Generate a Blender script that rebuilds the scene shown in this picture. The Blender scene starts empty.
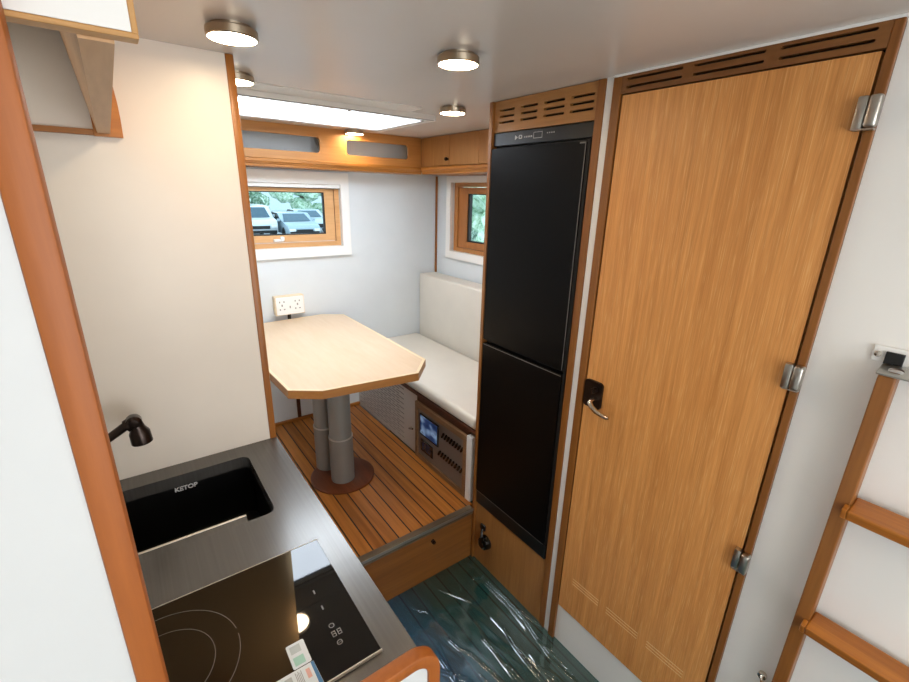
import bpy, bmesh, math, random
from mathutils import Vector, Matrix
random.seed(4)
PI = math.pi
scene = bpy.context.scene
COL = scene.collection

# ---------------------------------------------------------------- helpers
def lin(h):
    h = h.lstrip('#')
    out = []
    for i in (0, 2, 4):
        c = int(h[i:i+2], 16) / 255.0
        out.append(c / 12.92 if c <= 0.04045 else ((c + 0.055) / 1.055) ** 2.4)
    return (out[0], out[1], out[2], 1.0)

def nodes_of(name):
    m = bpy.data.materials.new(name)
    m.use_nodes = True
    nt = m.node_tree
    b = nt.nodes.get('Principled BSDF')
    return m, nt, b

def N(nt, t, **kw):
    n = nt.nodes.new(t)
    for k, v in kw.items():
        setattr(n, k, v)
    return n

def coords(nt, scale=(1, 1, 1)):
    tc = N(nt, 'ShaderNodeTexCoord')
    mp = N(nt, 'ShaderNodeMapping')
    mp.inputs['Scale'].default_value = scale
    nt.links.new(tc.outputs['Object'], mp.inputs['Vector'])
    return mp.outputs['Vector']

def ramp(nt, fac, stops):
    r = N(nt, 'ShaderNodeValToRGB')
    el = r.color_ramp.elements
    el[0].position, el[0].color = stops[0]
    el[1].position, el[1].color = stops[-1]
    for p, c in stops[1:-1]:
        e = el.new(p)
        e.color = c
    nt.links.new(fac, r.inputs['Fac'])
    return r.outputs['Color']

def noise(nt, vec, scale, detail=3, rough=0.5, dist=0.0):
    n = N(nt, 'ShaderNodeTexNoise')
    n.inputs['Scale'].default_value = scale
    n.inputs['Detail'].default_value = detail
    n.inputs['Roughness'].default_value = rough
    n.inputs['Distortion'].default_value = dist
    nt.links.new(vec, n.inputs['Vector'])
    return n.outputs['Fac']

def bump(nt, b, height, strength=0.1, dist=0.002):
    bp = N(nt, 'ShaderNodeBump')
    bp.inputs['Strength'].default_value = strength
    bp.inputs['Distance'].default_value = dist
    nt.links.new(height, bp.inputs['Height'])
    nt.links.new(bp.outputs['Normal'], b.inputs['Normal'])

def plain(name, col, rough=0.5, metal=0.0, vary=0.06, vscale=6.0, bumpy=0.0, bscale=60, coat=0.0):
    m, nt, b = nodes_of(name)
    c = lin(col)
    v = coords(nt)
    f = noise(nt, v, vscale, 3)
    lo = tuple(x * (1 - vary) for x in c[:3]) + (1,)
    hi = tuple(min(1, x * (1 + vary)) for x in c[:3]) + (1,)
    nt.links.new(ramp(nt, f, [(0.3, lo), (0.7, hi)]), b.inputs['Base Color'])
    b.inputs['Roughness'].default_value = rough
    b.inputs['Metallic'].default_value = metal
    if coat:
        b.inputs['Coat Weight'].default_value = coat
        b.inputs['Coat Roughness'].default_value = 0.1
    if bumpy:
        bump(nt, b, noise(nt, v, bscale, 4), bumpy, 0.003)
    return m

def wood(name, light, dark, axis='z', cross=14.0, rough=0.4, fleck=0.0, fleckcol='#d9ab6c', coat=0.0):
    m, nt, b = nodes_of(name)
    i = 'xyz'.index(axis)
    s = [cross] * 3; s[i] = 0.9
    v = coords(nt, s)
    f1 = noise(nt, v, 1.6, 6, 0.6, 0.5)
    s2 = [cross * 9] * 3; s2[i] = 5.0
    v2 = coords(nt, s2)
    f2 = noise(nt, v2, 1.3, 4, 0.6, 0.1)
    mx = N(nt, 'ShaderNodeMix'); mx.data_type = 'FLOAT'
    mx.inputs[0].default_value = 0.4
    nt.links.new(f1, mx.inputs[2]); nt.links.new(f2, mx.inputs[3])
    col = ramp(nt, mx.outputs[0], [(0.32, lin(dark)), (0.68, lin(light))])
    if fleck:
        s3 = [cross * 16] * 3; s3[i] = 14.0
        f3 = noise(nt, coords(nt, s3), 1.0, 2, 0.5)
        mask = ramp(nt, f3, [(0.56, (0, 0, 0, 1)), (0.70, (fleck,) * 3 + (1,))])
        mc = N(nt, 'ShaderNodeMix'); mc.data_type = 'RGBA'
        nt.links.new(mask, mc.inputs[0]); nt.links.new(col, mc.inputs[6])
        mc.inputs[7].default_value = lin(fleckcol)
        col = mc.outputs[2]
    nt.links.new(col, b.inputs['Base Color'])
    b.inputs['Roughness'].default_value = rough
    if coat:
        b.inputs['Coat Weight'].default_value = coat
        b.inputs['Coat Roughness'].default_value = 0.15
    bump(nt, b, f2, 0.12, 0.0015)
    return m

def planks(name, light, dark, seam, pitch, offset, rough, seamw=0.055, coat=0.2):
    """boards running along Y, dark caulked seams every pitch metres in X"""
    m, nt, b = nodes_of(name)
    tc = N(nt, 'ShaderNodeTexCoord')
    sx = N(nt, 'ShaderNodeSeparateXYZ'); nt.links.new(tc.outputs['Object'], sx.inputs[0])
    def math_(op, a, bb=None):
        n = N(nt, 'ShaderNodeMath', operation=op)
        for k, val in enumerate((a, bb)):
            if val is None: continue
            if isinstance(val, (int, float)): n.inputs[k].default_value = val
            else: nt.links.new(val, n.inputs[k])
        return n.outputs[0]
    t = math_('DIVIDE', math_('SUBTRACT', sx.outputs[0], offset), pitch)
    fr = math_('FRACT', t); idx = math_('FLOOR', t)
    near = math_('LESS_THAN', math_('ABSOLUTE', math_('SUBTRACT', math_('FRACT', math_('ADD', t, 0.5)), 0.5)), seamw)
    v = coords(nt, (30, 1.6, 30))
    wn = N(nt, 'ShaderNodeTexWhiteNoise', noise_dimensions='1D'); nt.links.new(idx, wn.inputs['W'])
    f = noise(nt, v, 1.5, 6, 0.6, 0.4)
    f = math_('ADD', math_('MULTIPLY', f, 0.75), math_('MULTIPLY', wn.outputs['Value'], 0.25))
    col = ramp(nt, f, [(0.30, lin(dark)), (0.66, lin(light))])
    mc = N(nt, 'ShaderNodeMix'); mc.data_type = 'RGBA'
    nt.links.new(near, mc.inputs[0]); nt.links.new(col, mc.inputs[6]); mc.inputs[7].default_value = lin(seam)
    nt.links.new(mc.outputs[2], b.inputs['Base Color'])
    b.inputs['Roughness'].default_value = rough
    b.inputs['Coat Weight'].default_value = coat
    b.inputs['Coat Roughness'].default_value = 0.2
    inv = math_('SUBTRACT', 1.0, near)
    bump(nt, b, inv, 0.3, 0.002)
    return m

def emit(name, col, strength):
    m, nt, b = nodes_of(name)
    v = coords(nt)
    f = noise(nt, v, 2.0, 1)
    c = lin(col)
    nt.links.new(ramp(nt, f, [(0.2, tuple(x * 0.95 for x in c[:3]) + (1,)), (0.8, c)]), b.inputs['Emission Color'])
    b.inputs['Base Color'].default_value = c
    b.inputs['Emission Strength'].default_value = strength
    b.inputs['Roughness'].default_value = 0.5
    return m

# --- builder -------------------------------------------------------
WORLD = {}          # empties / parts -> world origin
class MB:
    def __init__(self): self.bm = bmesh.new()
    def _bev(self, verts, r, seg=2):
        if r <= 0: return
        es = {e for v in verts for e in v.link_edges}
        bmesh.ops.bevel(self.bm, geom=list(es), offset=r, segments=seg, affect='EDGES', profile=0.5, clamp_overlap=True)
    def box(self, x0, x1, y0, y1, z0, z1, bev=0.0, seg=2, mat=None):
        M = Matrix.Translation(((x0+x1)/2, (y0+y1)/2, (z0+z1)/2)) @ Matrix.Diagonal((abs(x1-x0), abs(y1-y0), abs(z1-z0), 1))
        if mat is not None: M = mat @ M
        r = bmesh.ops.create_cube(self.bm, size=1, matrix=M)
        self._bev(r['verts'], bev, seg)
        return self
    def cyl(self, p0, p1, r0, r1=None, n=32, bev=0.0):
        r1 = r0 if r1 is None else r1
        p0, p1 = Vector(p0), Vector(p1)
        d = p1 - p0
        q = Vector((0, 0, 1)).rotation_difference(d).to_matrix().to_4x4()
        M = Matrix.Translation((p0 + p1) / 2) @ q
        r = bmesh.ops.create_cone(self.bm, cap_ends=True, segments=n, radius1=r0, radius2=r1, depth=d.length, matrix=M)
        if bev:
            es = [e for e in {e for v in r['verts'] for e in v.link_edges} if len(e.link_faces) == 2 and e.calc_face_angle(0) > 0.8]
            bmesh.ops.bevel(self.bm, geom=es, offset=bev, segments=2, affect='EDGES', profile=0.5)
        return self
    def tube(self, pts, r, n=12, closed=False):
        pts = [Vector(p) for p in pts]
        rs = r if isinstance(r, (list, tuple)) else [r] * len(pts)
        rings = []
        up = None
        for i, p in enumerate(pts):
            a = pts[i-1] if (i > 0 or closed) else p
            c = pts[(i+1) % len(pts)] if (i < len(pts)-1 or closed) else p
            t = (c - a).normalized()
            if up is None:
                up = t.orthogonal().normalized()
            up = (up - t * up.dot(t)).normalized()
            s = t.cross(up)
            rings.append([self.bm.verts.new(p + (up * math.cos(2*PI*k/n) + s * math.sin(2*PI*k/n)) * rs[i]) for k in range(n)])
        m = len(rings)
        for i in range(m if closed else m - 1):
            A, B = rings[i], rings[(i+1) % m]
            for k in range(n):
                self.bm.faces.new((A[k], A[(k+1) % n], B[(k+1) % n], B[k]))
        if not closed:
            self.bm.faces.new(list(reversed(rings[0]))); self.bm.faces.new(rings[-1])
        return self
    def lathe(self, prof, c, axis='z', n=40):
        """prof: list of (radius, height) around axis through c"""
        rings = []
        for (r, h) in prof:
            ring = []
            for k in range(n):
                a = 2*PI*k/n
                u, w = max(r, 1e-5)*math.cos(a), max(r, 1e-5)*math.sin(a)
                p = {'z': (u, w, h), 'x': (h, u, w), 'y': (w, h, u)}[axis]
                ring.append(self.bm.verts.new(Vector(c) + Vector(p)))
            rings.append(ring)
        for A, B in zip(rings, rings[1:]):
            for k in range(n):
                self.bm.faces.new((A[k], A[(k+1) % n], B[(k+1) % n], B[k]))
        self.bm.faces.new(list(reversed(rings[0]))); self.bm.faces.new(rings[-1])
        return self
    def plate(self, plane, outer, holes, d0, d1):
        """flat sheet with cut-outs: plane x -> (y,z), y -> (x,z), z -> (x,y)"""
        def P(a, b):
            return {'x': (d0, a, b), 'y': (a, d0, b), 'z': (a, b, d0)}[plane]
        tmp = bmesh.new()
        edges = []
        for loop in [outer] + list(holes):
            vs = [tmp.verts.new(P(*q)) for q in loop]
            for i in range(len(vs)):
                edges.append(tmp.edges.new((vs[i], vs[(i+1) % len(vs)])))
        bmesh.ops.triangle_fill(tmp, use_beauty=True, use_dissolve=False, edges=edges)
        ext = bmesh.ops.extrude_face_region(tmp, geom=list(tmp.faces))
        vs = [g for g in ext['geom'] if isinstance(g, bmesh.types.BMVert)]
        off = {'x': (d1-d0, 0, 0), 'y': (0, d1-d0, 0), 'z': (0, 0, d1-d0)}[plane]
        bmesh.ops.translate(tmp, verts=vs, vec=off)
        bmesh.ops.recalc_face_normals(tmp, faces=list(tmp.faces))
        me = bpy.data.meshes.new('tmp'); tmp.to_mesh(me); tmp.free()
        self.bm.from_mesh(me); bpy.data.meshes.remove(me)
        return self
    def blob(self, c, s, sub=2, jitter=0.0):
        M = Matrix.Translation(c) @ Matrix.Diagonal((s[0], s[1], s[2], 1))
        r = bmesh.ops.create_icosphere(self.bm, subdivisions=sub, radius=1, matrix=M)
        if jitter:
            for v in r['verts']:
                d = (v.co - Vector(c))
                v.co = Vector(c) + d * (1 + random.uniform(-jitter, jitter))
        return self
    def build(self, name, mat, parent=None, smooth=False, angle=35):
        bm = self.bm
        bmesh.ops.recalc_face_normals(bm, faces=list(bm.faces))
        if parent is not None:
            org = WORLD[parent]
        else:
            xs = [v.co for v in bm.verts]
            lo = [min(v[i] for v in xs) for i in range(3)]; hi = [max(v[i] for v in xs) for i in range(3)]
            org = Vector(((lo[0]+hi[0])/2, (lo[1]+hi[1])/2, lo[2]))
        bmesh.ops.translate(bm, verts=list(bm.verts), vec=-org)
        me = bpy.data.meshes.new(name)
        bm.to_mesh(me); bm.free()
        me.materials.append(mat)
        if smooth:
            for p in me.polygons: p.use_smooth = True
            try: me.set_sharp_from_angle(angle=math.radians(angle))
            except Exception: pass
        o = bpy.data.objects.new(name, me)
        COL.objects.link(o)
        if parent is not None:
            o.parent = parent
            WORLD[o] = org
        else:
            o.location = org
            WORLD[o] = org
        return o

def thing(name, loc, label, cat, group=None):
    o = bpy.data.objects.new(name, None)
    o.empty_display_size = 0.05
    COL.objects.link(o); o.location = loc
    WORLD[o] = Vector(loc)
    tag(o, label, cat, group)
    return o
def tag(o, label, cat, group=None, kind=None):
    o['label'] = label; o['category'] = cat
    if group: o['group'] = group
    if kind: o['kind'] = kind
    return o
def struct(o):
    o['kind'] = 'structure'; return o
def sthing(name, loc):
    o = bpy.data.objects.new(name, None); o.empty_display_size = 0.05
    COL.objects.link(o); o.location = loc; WORLD[o] = Vector(loc)
    o['kind'] = 'structure'; return o
def copy_tree(root, delta, label=None):
    c = root.copy(); COL.objects.link(c)
    c.location = root.location + Vector(delta)
    if label: c['label'] = label
    def rec(src, dst):
        for ch in list(src.children):
            k = ch.copy(); COL.objects.link(k); k.parent = dst
            rec(ch, k)
    rec(root, c)
    return c
def rect(a0, a1, b0, b1):
    return [(a0, b0), (a1, b0), (a1, b1), (a0, b1)]
def rrect(a0, a1, b0, b1, r, n=5):
    out = []
    for cx, cy, s in ((a1-r, b0+r, -90), (a1-r, b1-r, 0), (a0+r, b1-r, 90), (a0+r, b0+r, 180)):
        for k in range(n+1):
            a = math.radians(s + 90*k/n)
            out.append((cx + r*math.cos(a), cy + r*math.sin(a)))
    return out
def text_mesh(body, size, name, mat, parent, matrix, align='LEFT', depth=0.0003):
    cu = bpy.data.curves.new('lettering_curve', 'FONT')
    cu.body = body; cu.size = size; cu.extrude = depth; cu.offset = 0.0006; cu.align_x = align
    t = bpy.data.objects.new('lettering_tmp', cu); COL.objects.link(t)
    dg = bpy.context.evaluated_depsgraph_get()
    me = bpy.data.meshes.new_from_object(t.evaluated_get(dg))
    bpy.data.objects.remove(t); bpy.data.curves.remove(cu)
    mb = MB(); me.transform(matrix); mb.bm.from_mesh(me); bpy.data.meshes.remove(me)
    return mb.build(name, mat, parent)

# ---------------------------------------------------------------- materials
M = {}
M['wall_cool'] = plain('painted_panel_cool', '#d9dfe2', 0.45, vary=0.02)
M['wall_warm'] = plain('painted_panel_warm', '#ece4d8', 0.35, vary=0.02)
M['white'] = plain('white_laminate', '#efeeea', 0.35, vary=0.015)
M['white_frame'] = plain('white_frame', '#efefec', 0.4, vary=0.01)
M['ceiling'] = plain('ceiling_satin', '#d8d3cc', 0.27, vary=0.03, vscale=2)
M['oak_door'] = wood('oak_door', '#e8a660', '#bd7b3c', 'z', 30, 0.42, fleck=0.4, fleckcol='#f0c486')
M['oak'] = wood('oak_panel', '#b8844c', '#9a6a38', 'y', 12, 0.4)
M['oak_x'] = wood('oak_panel_lengthwise', '#c98f4e', '#b0763c', 'x', 12, 0.4)
M['oak_z'] = wood('oak_panel_upright', '#b07c44', '#936232', 'z', 12, 0.42)
M['teak_z'] = wood('teak_upright', '#ae702c', '#8a5019', 'z', 10, 0.38)
M['teak_y'] = wood('teak_along', '#ae702c', '#8a5019', 'y', 10, 0.38)
M['teak_x'] = wood('teak_across', '#b5772f', '#90551e', 'x', 10, 0.38)
M['jamb'] = wood('jamb_wood', '#96602a', '#744416', 'z', 10, 0.4)
M['post'] = wood('post_wood', '#ae6224', '#924e1a', 'z', 9, 0.5)
M['rail'] = wood('rail_wood', '#b46a2c', '#985420', 'x', 9, 0.35)
M['tread'] = wood('tread_wood', '#b87226', '#864a14', 'y', 22, 0.35, coat=0.2)
M['table'] = wood('maple_tabletop', '#dcc5aa', '#d2b692', 'y', 5, 0.33)
M['table_edge'] = wood('maple_edge', '#b98245', '#a06a34', 'x', 8, 0.4)
M['table_lip'] = wood('maple_lip', '#ecd8b8', '#e2c9a2', 'y', 5, 0.35)
M['dark_wood'] = wood('dark_wood', '#5a2f18', '#42200f', 'y', 10, 0.45)
M['riser'] = wood('riser_wood', '#94602c', '#74471d', 'x', 10, 0.4)
M['deck'] = planks('teak_deck', '#c98236', '#95581a', '#2c160a', 0.0607, 0.577-0.0607*10, 0.45, 0.05)
M['floor'] = planks('floor_boards', '#37605a', '#244640', '#030807', 0.0645, -0.06, 0.5, 0.06, 0.0)
M['cushion'] = plain('cream_leatherette', '#d8d2c6', 0.5, vary=0.03, bumpy=0.08, bscale=90)
M['black'] = plain('black_satin', '#0d0d0d', 0.32, vary=0.1)
M['fridge'] = plain('fridge_black', '#070605', 0.34, vary=0.08)
M['fridge'].node_tree.nodes['Principled BSDF'].inputs['Specular IOR Level'].default_value = 0.14
M['black_gloss'] = plain('black_glass', '#070605', 0.03, vary=0.05)
M['black_rough'] = plain('black_rough', '#0b0a09', 0.55, vary=0.1)
M['steel'] = plain('brushed_steel', '#b9b5ad', 0.28, 1.0, 0.05)
M['chrome'] = plain('polished_nickel', '#d9d0c2', 0.16, 1.0, 0.03)
M['bronze'] = plain('dark_bronze', '#3b322e', 0.28, 0.9, 0.1)
M['gold_metal'] = plain('champagne_metal', '#b3a48f', 0.3, 1.0, 0.05)
M['grey_metal'] = plain('grey_powder_coat', '#8a8984', 0.42, 0.3, 0.04)
M['pale_metal'] = plain('pale_ring', '#c9c6c0', 0.4, 0.6, 0.03)
M['alu'] = plain('aluminium_edge', '#8d7f6c', 0.35, 0.8, 0.08)
M['grille'] = plain('grille_enamel', '#cfcac3', 0.4, 0.1, 0.03)
M['panel_face'] = plain('instrument_face', '#7c716a', 0.4, 0.2, 0.05)
M['dark'] = plain('dark_void', '#120d0a', 0.8, vary=0.1)
M['gasket'] = plain('rubber_gasket', '#131313', 0.6, vary=0.1)
M['print_grey'] = plain('printed_grey', '#8d8b88', 0.4, vary=0.02)
M['print_white'] = plain('printed_white', '#e6e6e4', 0.4, vary=0.02)
M['satin_trim'] = plain('satin_trim', '#c9c2b6', 0.5, 0.0, 0.03)
M['panel_white'] = plain('panel_white', '#d7d9d9', 0.4, vary=0.015)
M['symbol'] = plain('symbol_print', '#6f6c69', 0.4, vary=0.03)
M['ring_print'] = plain('printed_ring', '#6a6560', 0.3, vary=0.05)
M['lamp'] = emit('lamp_diffuser', '#ffe2bc', 56)
M['hatch'] = emit('milk_hatch', '#e6f2ff', 12.5)
M['green_print'] = plain('green_print', '#a9d6c4', 0.5, vary=0.03)
M['blue_print'] = plain('blue_print', '#2f76a8', 0.4, vary=0.1)
M['red_print'] = plain('red_print', '#e8b3a5', 0.5, vary=0.05)
M['paper'] = plain('white_paper', '#e4eaec', 0.5, vary=0.02)
M['hatch_frame'] = plain('hatch_frame_beige', '#ddd8d0', 0.4, vary=0.02)
M['grey_line'] = plain('grey_trim', '#77736e', 0.4, 0.3, 0.05)

def counter_mat():
    m, nt, b = nodes_of('brushed_graphite_laminate')
    f = noise(nt, coords(nt, (160, 2.0, 2.0)), 1.0, 4, 0.6)
    nt.links.new(ramp(nt, f, [(0.3, lin('#64625f')), (0.7, lin('#6e6c69'))]), b.inputs['Base Color'])
    b.inputs['Roughness'].default_value = 0.25
    b.inputs['Metallic'].default_value = 0.55
    return m
M['counter'] = counter_mat()

def glass_mat():
    m, nt, b = nodes_of('window_glass')
    out = nt.nodes['Material Output']
    tr = N(nt, 'ShaderNodeBsdfTransparent'); gl = N(nt, 'ShaderNodeBsdfGlossy')
    gl.inputs['Roughness'].default_value = 0.03
    f = noise(nt, coords(nt), 3.0, 1)
    nt.links.new(ramp(nt, f, [(0.2, lin('#eef3f4')), (0.8, lin('#f4f8f8'))]), tr.inputs['Color'])
    lw = N(nt, 'ShaderNodeLayerWeight'); lw.inputs['Blend'].default_value = 0.12
    mx = N(nt, 'ShaderNodeMixShader')
    nt.links.new(lw.outputs['Fresnel'], mx.inputs[0]); nt.links.new(tr.outputs[0], mx.inputs[1]); nt.links.new(gl.outputs[0], mx.inputs[2])
    nt.links.new(mx.outputs[0], out.inputs['Surface'])
    nt.nodes.remove(b)
    return m
M['glass'] = glass_mat()

def film_mat(name, c_a, c_b, axis, edge0, edge1, refl, rough, tscale, body=0.45, const=None, gcol='#ffffff'):
    """thin clear foil: tinted transparency plus gloss"""
    m, nt, b = nodes_of(name)
    out = nt.nodes['Material Output']; nt.nodes.remove(b)
    tc = N(nt, 'ShaderNodeTexCoord'); sx = N(nt, 'ShaderNodeSeparateXYZ')
    nt.links.new(tc.outputs['Object'], sx.inputs[0])
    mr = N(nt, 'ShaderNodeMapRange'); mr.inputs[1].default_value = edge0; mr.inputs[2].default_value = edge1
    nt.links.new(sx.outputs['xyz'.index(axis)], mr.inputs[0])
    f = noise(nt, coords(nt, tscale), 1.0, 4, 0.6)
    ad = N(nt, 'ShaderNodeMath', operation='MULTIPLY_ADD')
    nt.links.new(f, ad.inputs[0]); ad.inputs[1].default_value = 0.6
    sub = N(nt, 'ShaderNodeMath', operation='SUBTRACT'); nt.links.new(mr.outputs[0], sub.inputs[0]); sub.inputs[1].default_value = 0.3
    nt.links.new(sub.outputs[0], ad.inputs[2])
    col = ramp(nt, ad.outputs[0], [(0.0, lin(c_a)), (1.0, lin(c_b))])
    tr = N(nt, 'ShaderNodeBsdfTransparent'); df = N(nt, 'ShaderNodeBsdfDiffuse'); gl = N(nt, 'ShaderNodeBsdfGlossy')
    nt.links.new(col, df.inputs['Color'])
    gl.inputs['Roughness'].default_value = rough; gl.inputs['Color'].default_value = lin(gcol)
    m1 = N(nt, 'ShaderNodeMixShader'); m1.inputs[0].default_value = body
    nt.links.new(tr.outputs[0], m1.inputs[1]); nt.links.new(df.outputs[0], m1.inputs[2])
    lw = N(nt, 'ShaderNodeFresnel'); lw.inputs['IOR'].default_value = refl
    m2 = N(nt, 'ShaderNodeMixShader')
    if const is None: nt.links.new(lw.outputs[0], m2.inputs[0])
    else: m2.inputs[0].default_value = const
    nt.links.new(m1.outputs[0], m2.inputs[1]); nt.links.new(gl.outputs[0], m2.inputs[2])
    nt.links.new(m2.outputs[0], out.inputs['Surface'])
    return m
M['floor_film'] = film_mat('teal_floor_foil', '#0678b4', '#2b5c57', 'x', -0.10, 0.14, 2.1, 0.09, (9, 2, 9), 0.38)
M['hob_film'] = film_mat('hob_foil', '#0c0906', '#120d08', 'x', -1, 1, 1.5, 0.145, (10, 10, 10), 0.95, 0.034, '#ffdcaa')

# ---------------------------------------------------------------- dimensions
ZC = 2.0           # ceiling
XL = -0.33         # left wall
XD = 1.152         # fridge / door wall face
YW, XR = 2.65, 1.79
YP = 1.343         # partition front face
ZP = 0.284         # raised dinette deck
YB = -1.5          # rear of the cabin

# ---------------------------------------------------------------- setting
struct(MB().plate('z', rect(XL-0.05, XR+0.05, YB, YW+0.05), [], -0.04, 0.0).build('floor', M['floor']))
struct(MB().plate('z', rect(XL-0.05, XR+0.05, YB, YW+0.05), [rect(0.318, 1.128, 1.768, 2.202)], ZC, ZC+0.03).build('ceiling', M['ceiling']))
W1 = (0.33, 1.098, 1.371, 1.721)     # window 1 opening in the far wall (x0,x1,z0,z1)
W2 = (1.80, 2.466, 1.325, 1.755)     # window 2 opening in the right wall (y0,y1,z0,z1)
struct(MB().plate('y', rect(XL-0.05, XR+0.05, 0, ZC), [rect(*W1)], YW, YW+0.06).build('wall_far', M['wall_cool']))
struct(MB().plate('x', rect(1.37, YW, 0, ZC), [rect(*W2)], XR, XR+0.06).build('wall_right', M['wall_cool']))
struct(MB().box(XL-0.05, XL, YB, YW, 0, ZC).build('wall_left', M['wall_cool']))
struct(MB().box(XL, XD, YB-0.05, YB, 0, ZC).build('wall_rear', M['white']))
# wall carrying the door
DY0, DY1, DZ0, DZ1 = 0.291, 0.818, 0.183, 1.948
struct(MB().plate('x', rect(YB, 0.872, 0, ZC), [rect(0.272, 0.847, 0.180, ZC-0.001)], XD, XD+0.03).build('wall_right_bathroom', M['white']))
struct(MB().box(XL, 0.281, YP, YP+0.028, 0, ZC).build('wall_partition', M['wall_warm']))
struct(MB().box(0.281, 0.3005, YP-0.003, YP+0.031, ZP+0.002, ZC, 0.003).build('trim_1', M['teak_z'], smooth=True))
struct(MB().box(1.146, XD, 0.8495, 0.8735, 0, ZC, 0.001).build('trim_2', M['white_frame']))
struct(MB().box(1.778, XR, YW-0.012, YW, ZP, 1.795, 0.002).build('trim_3', M['teak_z']))
struct(MB().box(XL, 1.16, YW-0.012, YW, ZP, ZP+0.02, 0.002).build('baseboard_far', M['teak_x']))
struct(MB().box(0.735, 0.757, YW-0.01, YW, ZP+0.02, 0.93, 0.002).build('trim_4', M['dark_wood']))
struct(MB().box(1.140, XD, YB, 0.848, ZC-0.006, ZC, 0.001).build('trim_5', M['white_frame']))

# ---------------------------------------------------------------- bathroom door
door = sthing('door_1', (XD, 0.555, 0.16))
tag(door, 'tall oak veneer door with grooves near its foot, beside the fridge', 'door')
grooves = []
for (a, b_) in ((0.653, 0.766), (0.502, 0.622), (0.351, 0.471)):
    for z in (0.327, 0.3385, 0.350):
        grooves.append(rrect(a, b_, z-0.0020, z+0.0020, 0.0018, 2))
leaf = MB().plate('x', rect(DY0+0.002, DY1-0.002, DZ0, DZ1), grooves, 1.143, 1.166).build('door_leaf', M['oak_door'], door)
MB().box(1.1442, 1.16, 0.34, 0.78, 0.31, 0.37).build('groove_backing', plain('groove_light', '#efd2a0', 0.5), leaf)
fr = MB()
fr.box(1.139, 1.1515, 0.8215, 0.847, 0.0, ZC-0.006, 0.0015)
fr.box(1.139, 1.1515, 0.272, 0.2875, 0.0, ZC-0.006, 0.0015)
fr.box(1.1535, 1.175, 0.2885, 0.8205, 0.1805, DZ0-0.001)
fr.build('door_frame', M['jamb'], door)
slots = []
for (a, b_) in ((0.657, 0.806), (0.483, 0.632), (0.306, 0.457)):
    for z in (1.966, 1.9845):
        slots.append(rrect(a, b_, z-0.003, z+0.003, 0.0028, 3))
vent = MB().plate('x', rect(0.2875, 0.8215, 1.9515, ZC-0.006), slots, 1.140, 1.155).build('vent_board', wood('vent_wood_shaded', '#8a5a2c', '#6f4420', 'y', 10, 0.4), door)  # shadow under the ceiling is put into this darker wood colour
MB().box(1.168, 1.175, 0.273, 0.846, 0.181, ZC-0.006).build('dark_gap', M['dark'], door)
for z0 in (1.818, 1.300, 0.797):
    z1 = z0 + 0.058
    hg = MB().box(1.126, 1.143, 0.2885, 0.3045, z0, z1, 0.003).box(1.118, 1.139, 0.268, 0.2865, z0+0.004, z1-0.0, 0.005, 3)
    hg.box(1.124, 1.139, 0.270, 0.300, z0, z0+0.003)
    hg.build('hinge', M['steel'], door, True)
hd = MB().plate('x', rrect(0.7495, 0.8155, 1.047, 1.138, 0.012), [], 1.135, 1.143).build('handle_plate', M['bronze'], door)
MB().cyl((1.136, 0.772, 1.113), (1.120, 0.772, 1.113), 0.009, n=24, bev=0.002).box(1.108, 1.122, 0.769, 0.775, 1.104, 1.122, 0.002).build('thumb_turn', M['bronze'], hd, True)
MB().tube([(1.136, 0.769, 1.082), (1.112, 0.769, 1.082), (1.104, 0.766, 1.078), (1.101, 0.755, 1.068), (1.101, 0.738, 1.060), (1.102, 0.718, 1.056), (1.103, 0.700, 1.054), (1.104, 0.694, 1.056)],
          [0.008, 0.008, 0.0085, 0.0085, 0.008, 0.007, 0.006, 0.005]).build('lever', M['chrome'], hd, True)

# ---------------------------------------------------------------- fridge column
fc = thing('fridge_cabinet', (1.45, 1.12, 0), 'tall oak housing around the black fridge with slotted vents on top', 'cabinet')
MB().box(1.136, 1.76, 1.337, 1.353, 0, ZC-0.002, 0.001).build('side_panel', M['jamb'], fc)
MB().box(1.142, 1.76, 0.8745, 0.899, 0, ZC-0.002, 0.001).build('side_panel', M['jamb'], fc)
slots = []
for (a, b_) in ((1.237, 1.313), (1.130, 1.207), (1.019, 1.104), (0.911, 0.997)):
    for z in (1.929, 1.948, 1.967):
        slots.append(rrect(a, b_, z-0.0036, z+0.0036, 0.0034, 3))
MB().plate('x', rect(0.899, 1.337, 1.8985, ZC-0.002), slots, 1.148, 1.160).build('vent_board', M['oak'], fc)
MB().box(1.19, 1.2, 0.899, 1.337, 1.8985, ZC-0.002).build('vent_backing', M['dark'], fc)
lp = MB().box(1.148, 1.164, 0.899, 1.337, 0.0, 0.325, 0.001).build('lower_panel', M['oak_z'], fc)
lk = MB().lathe([(0.0, -0.034), (0.018, -0.034), (0.029, -0.026), (0.034, -0.008), (0.034, 0.0)], (1.148, 1.254, 0.150), 'x', 32).build('round_latch', M['black_gloss'], lp, True)
MB().box(1.139, 1.148, 1.262, 1.294, 0.205, 0.232, 0.003).tube([(1.138, 1.275, 0.212), (1.128, 1.268, 0.2), (1.122, 1.26, 0.185)], 0.006).build('latch_hook', M['black'], lp, True)

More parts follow.
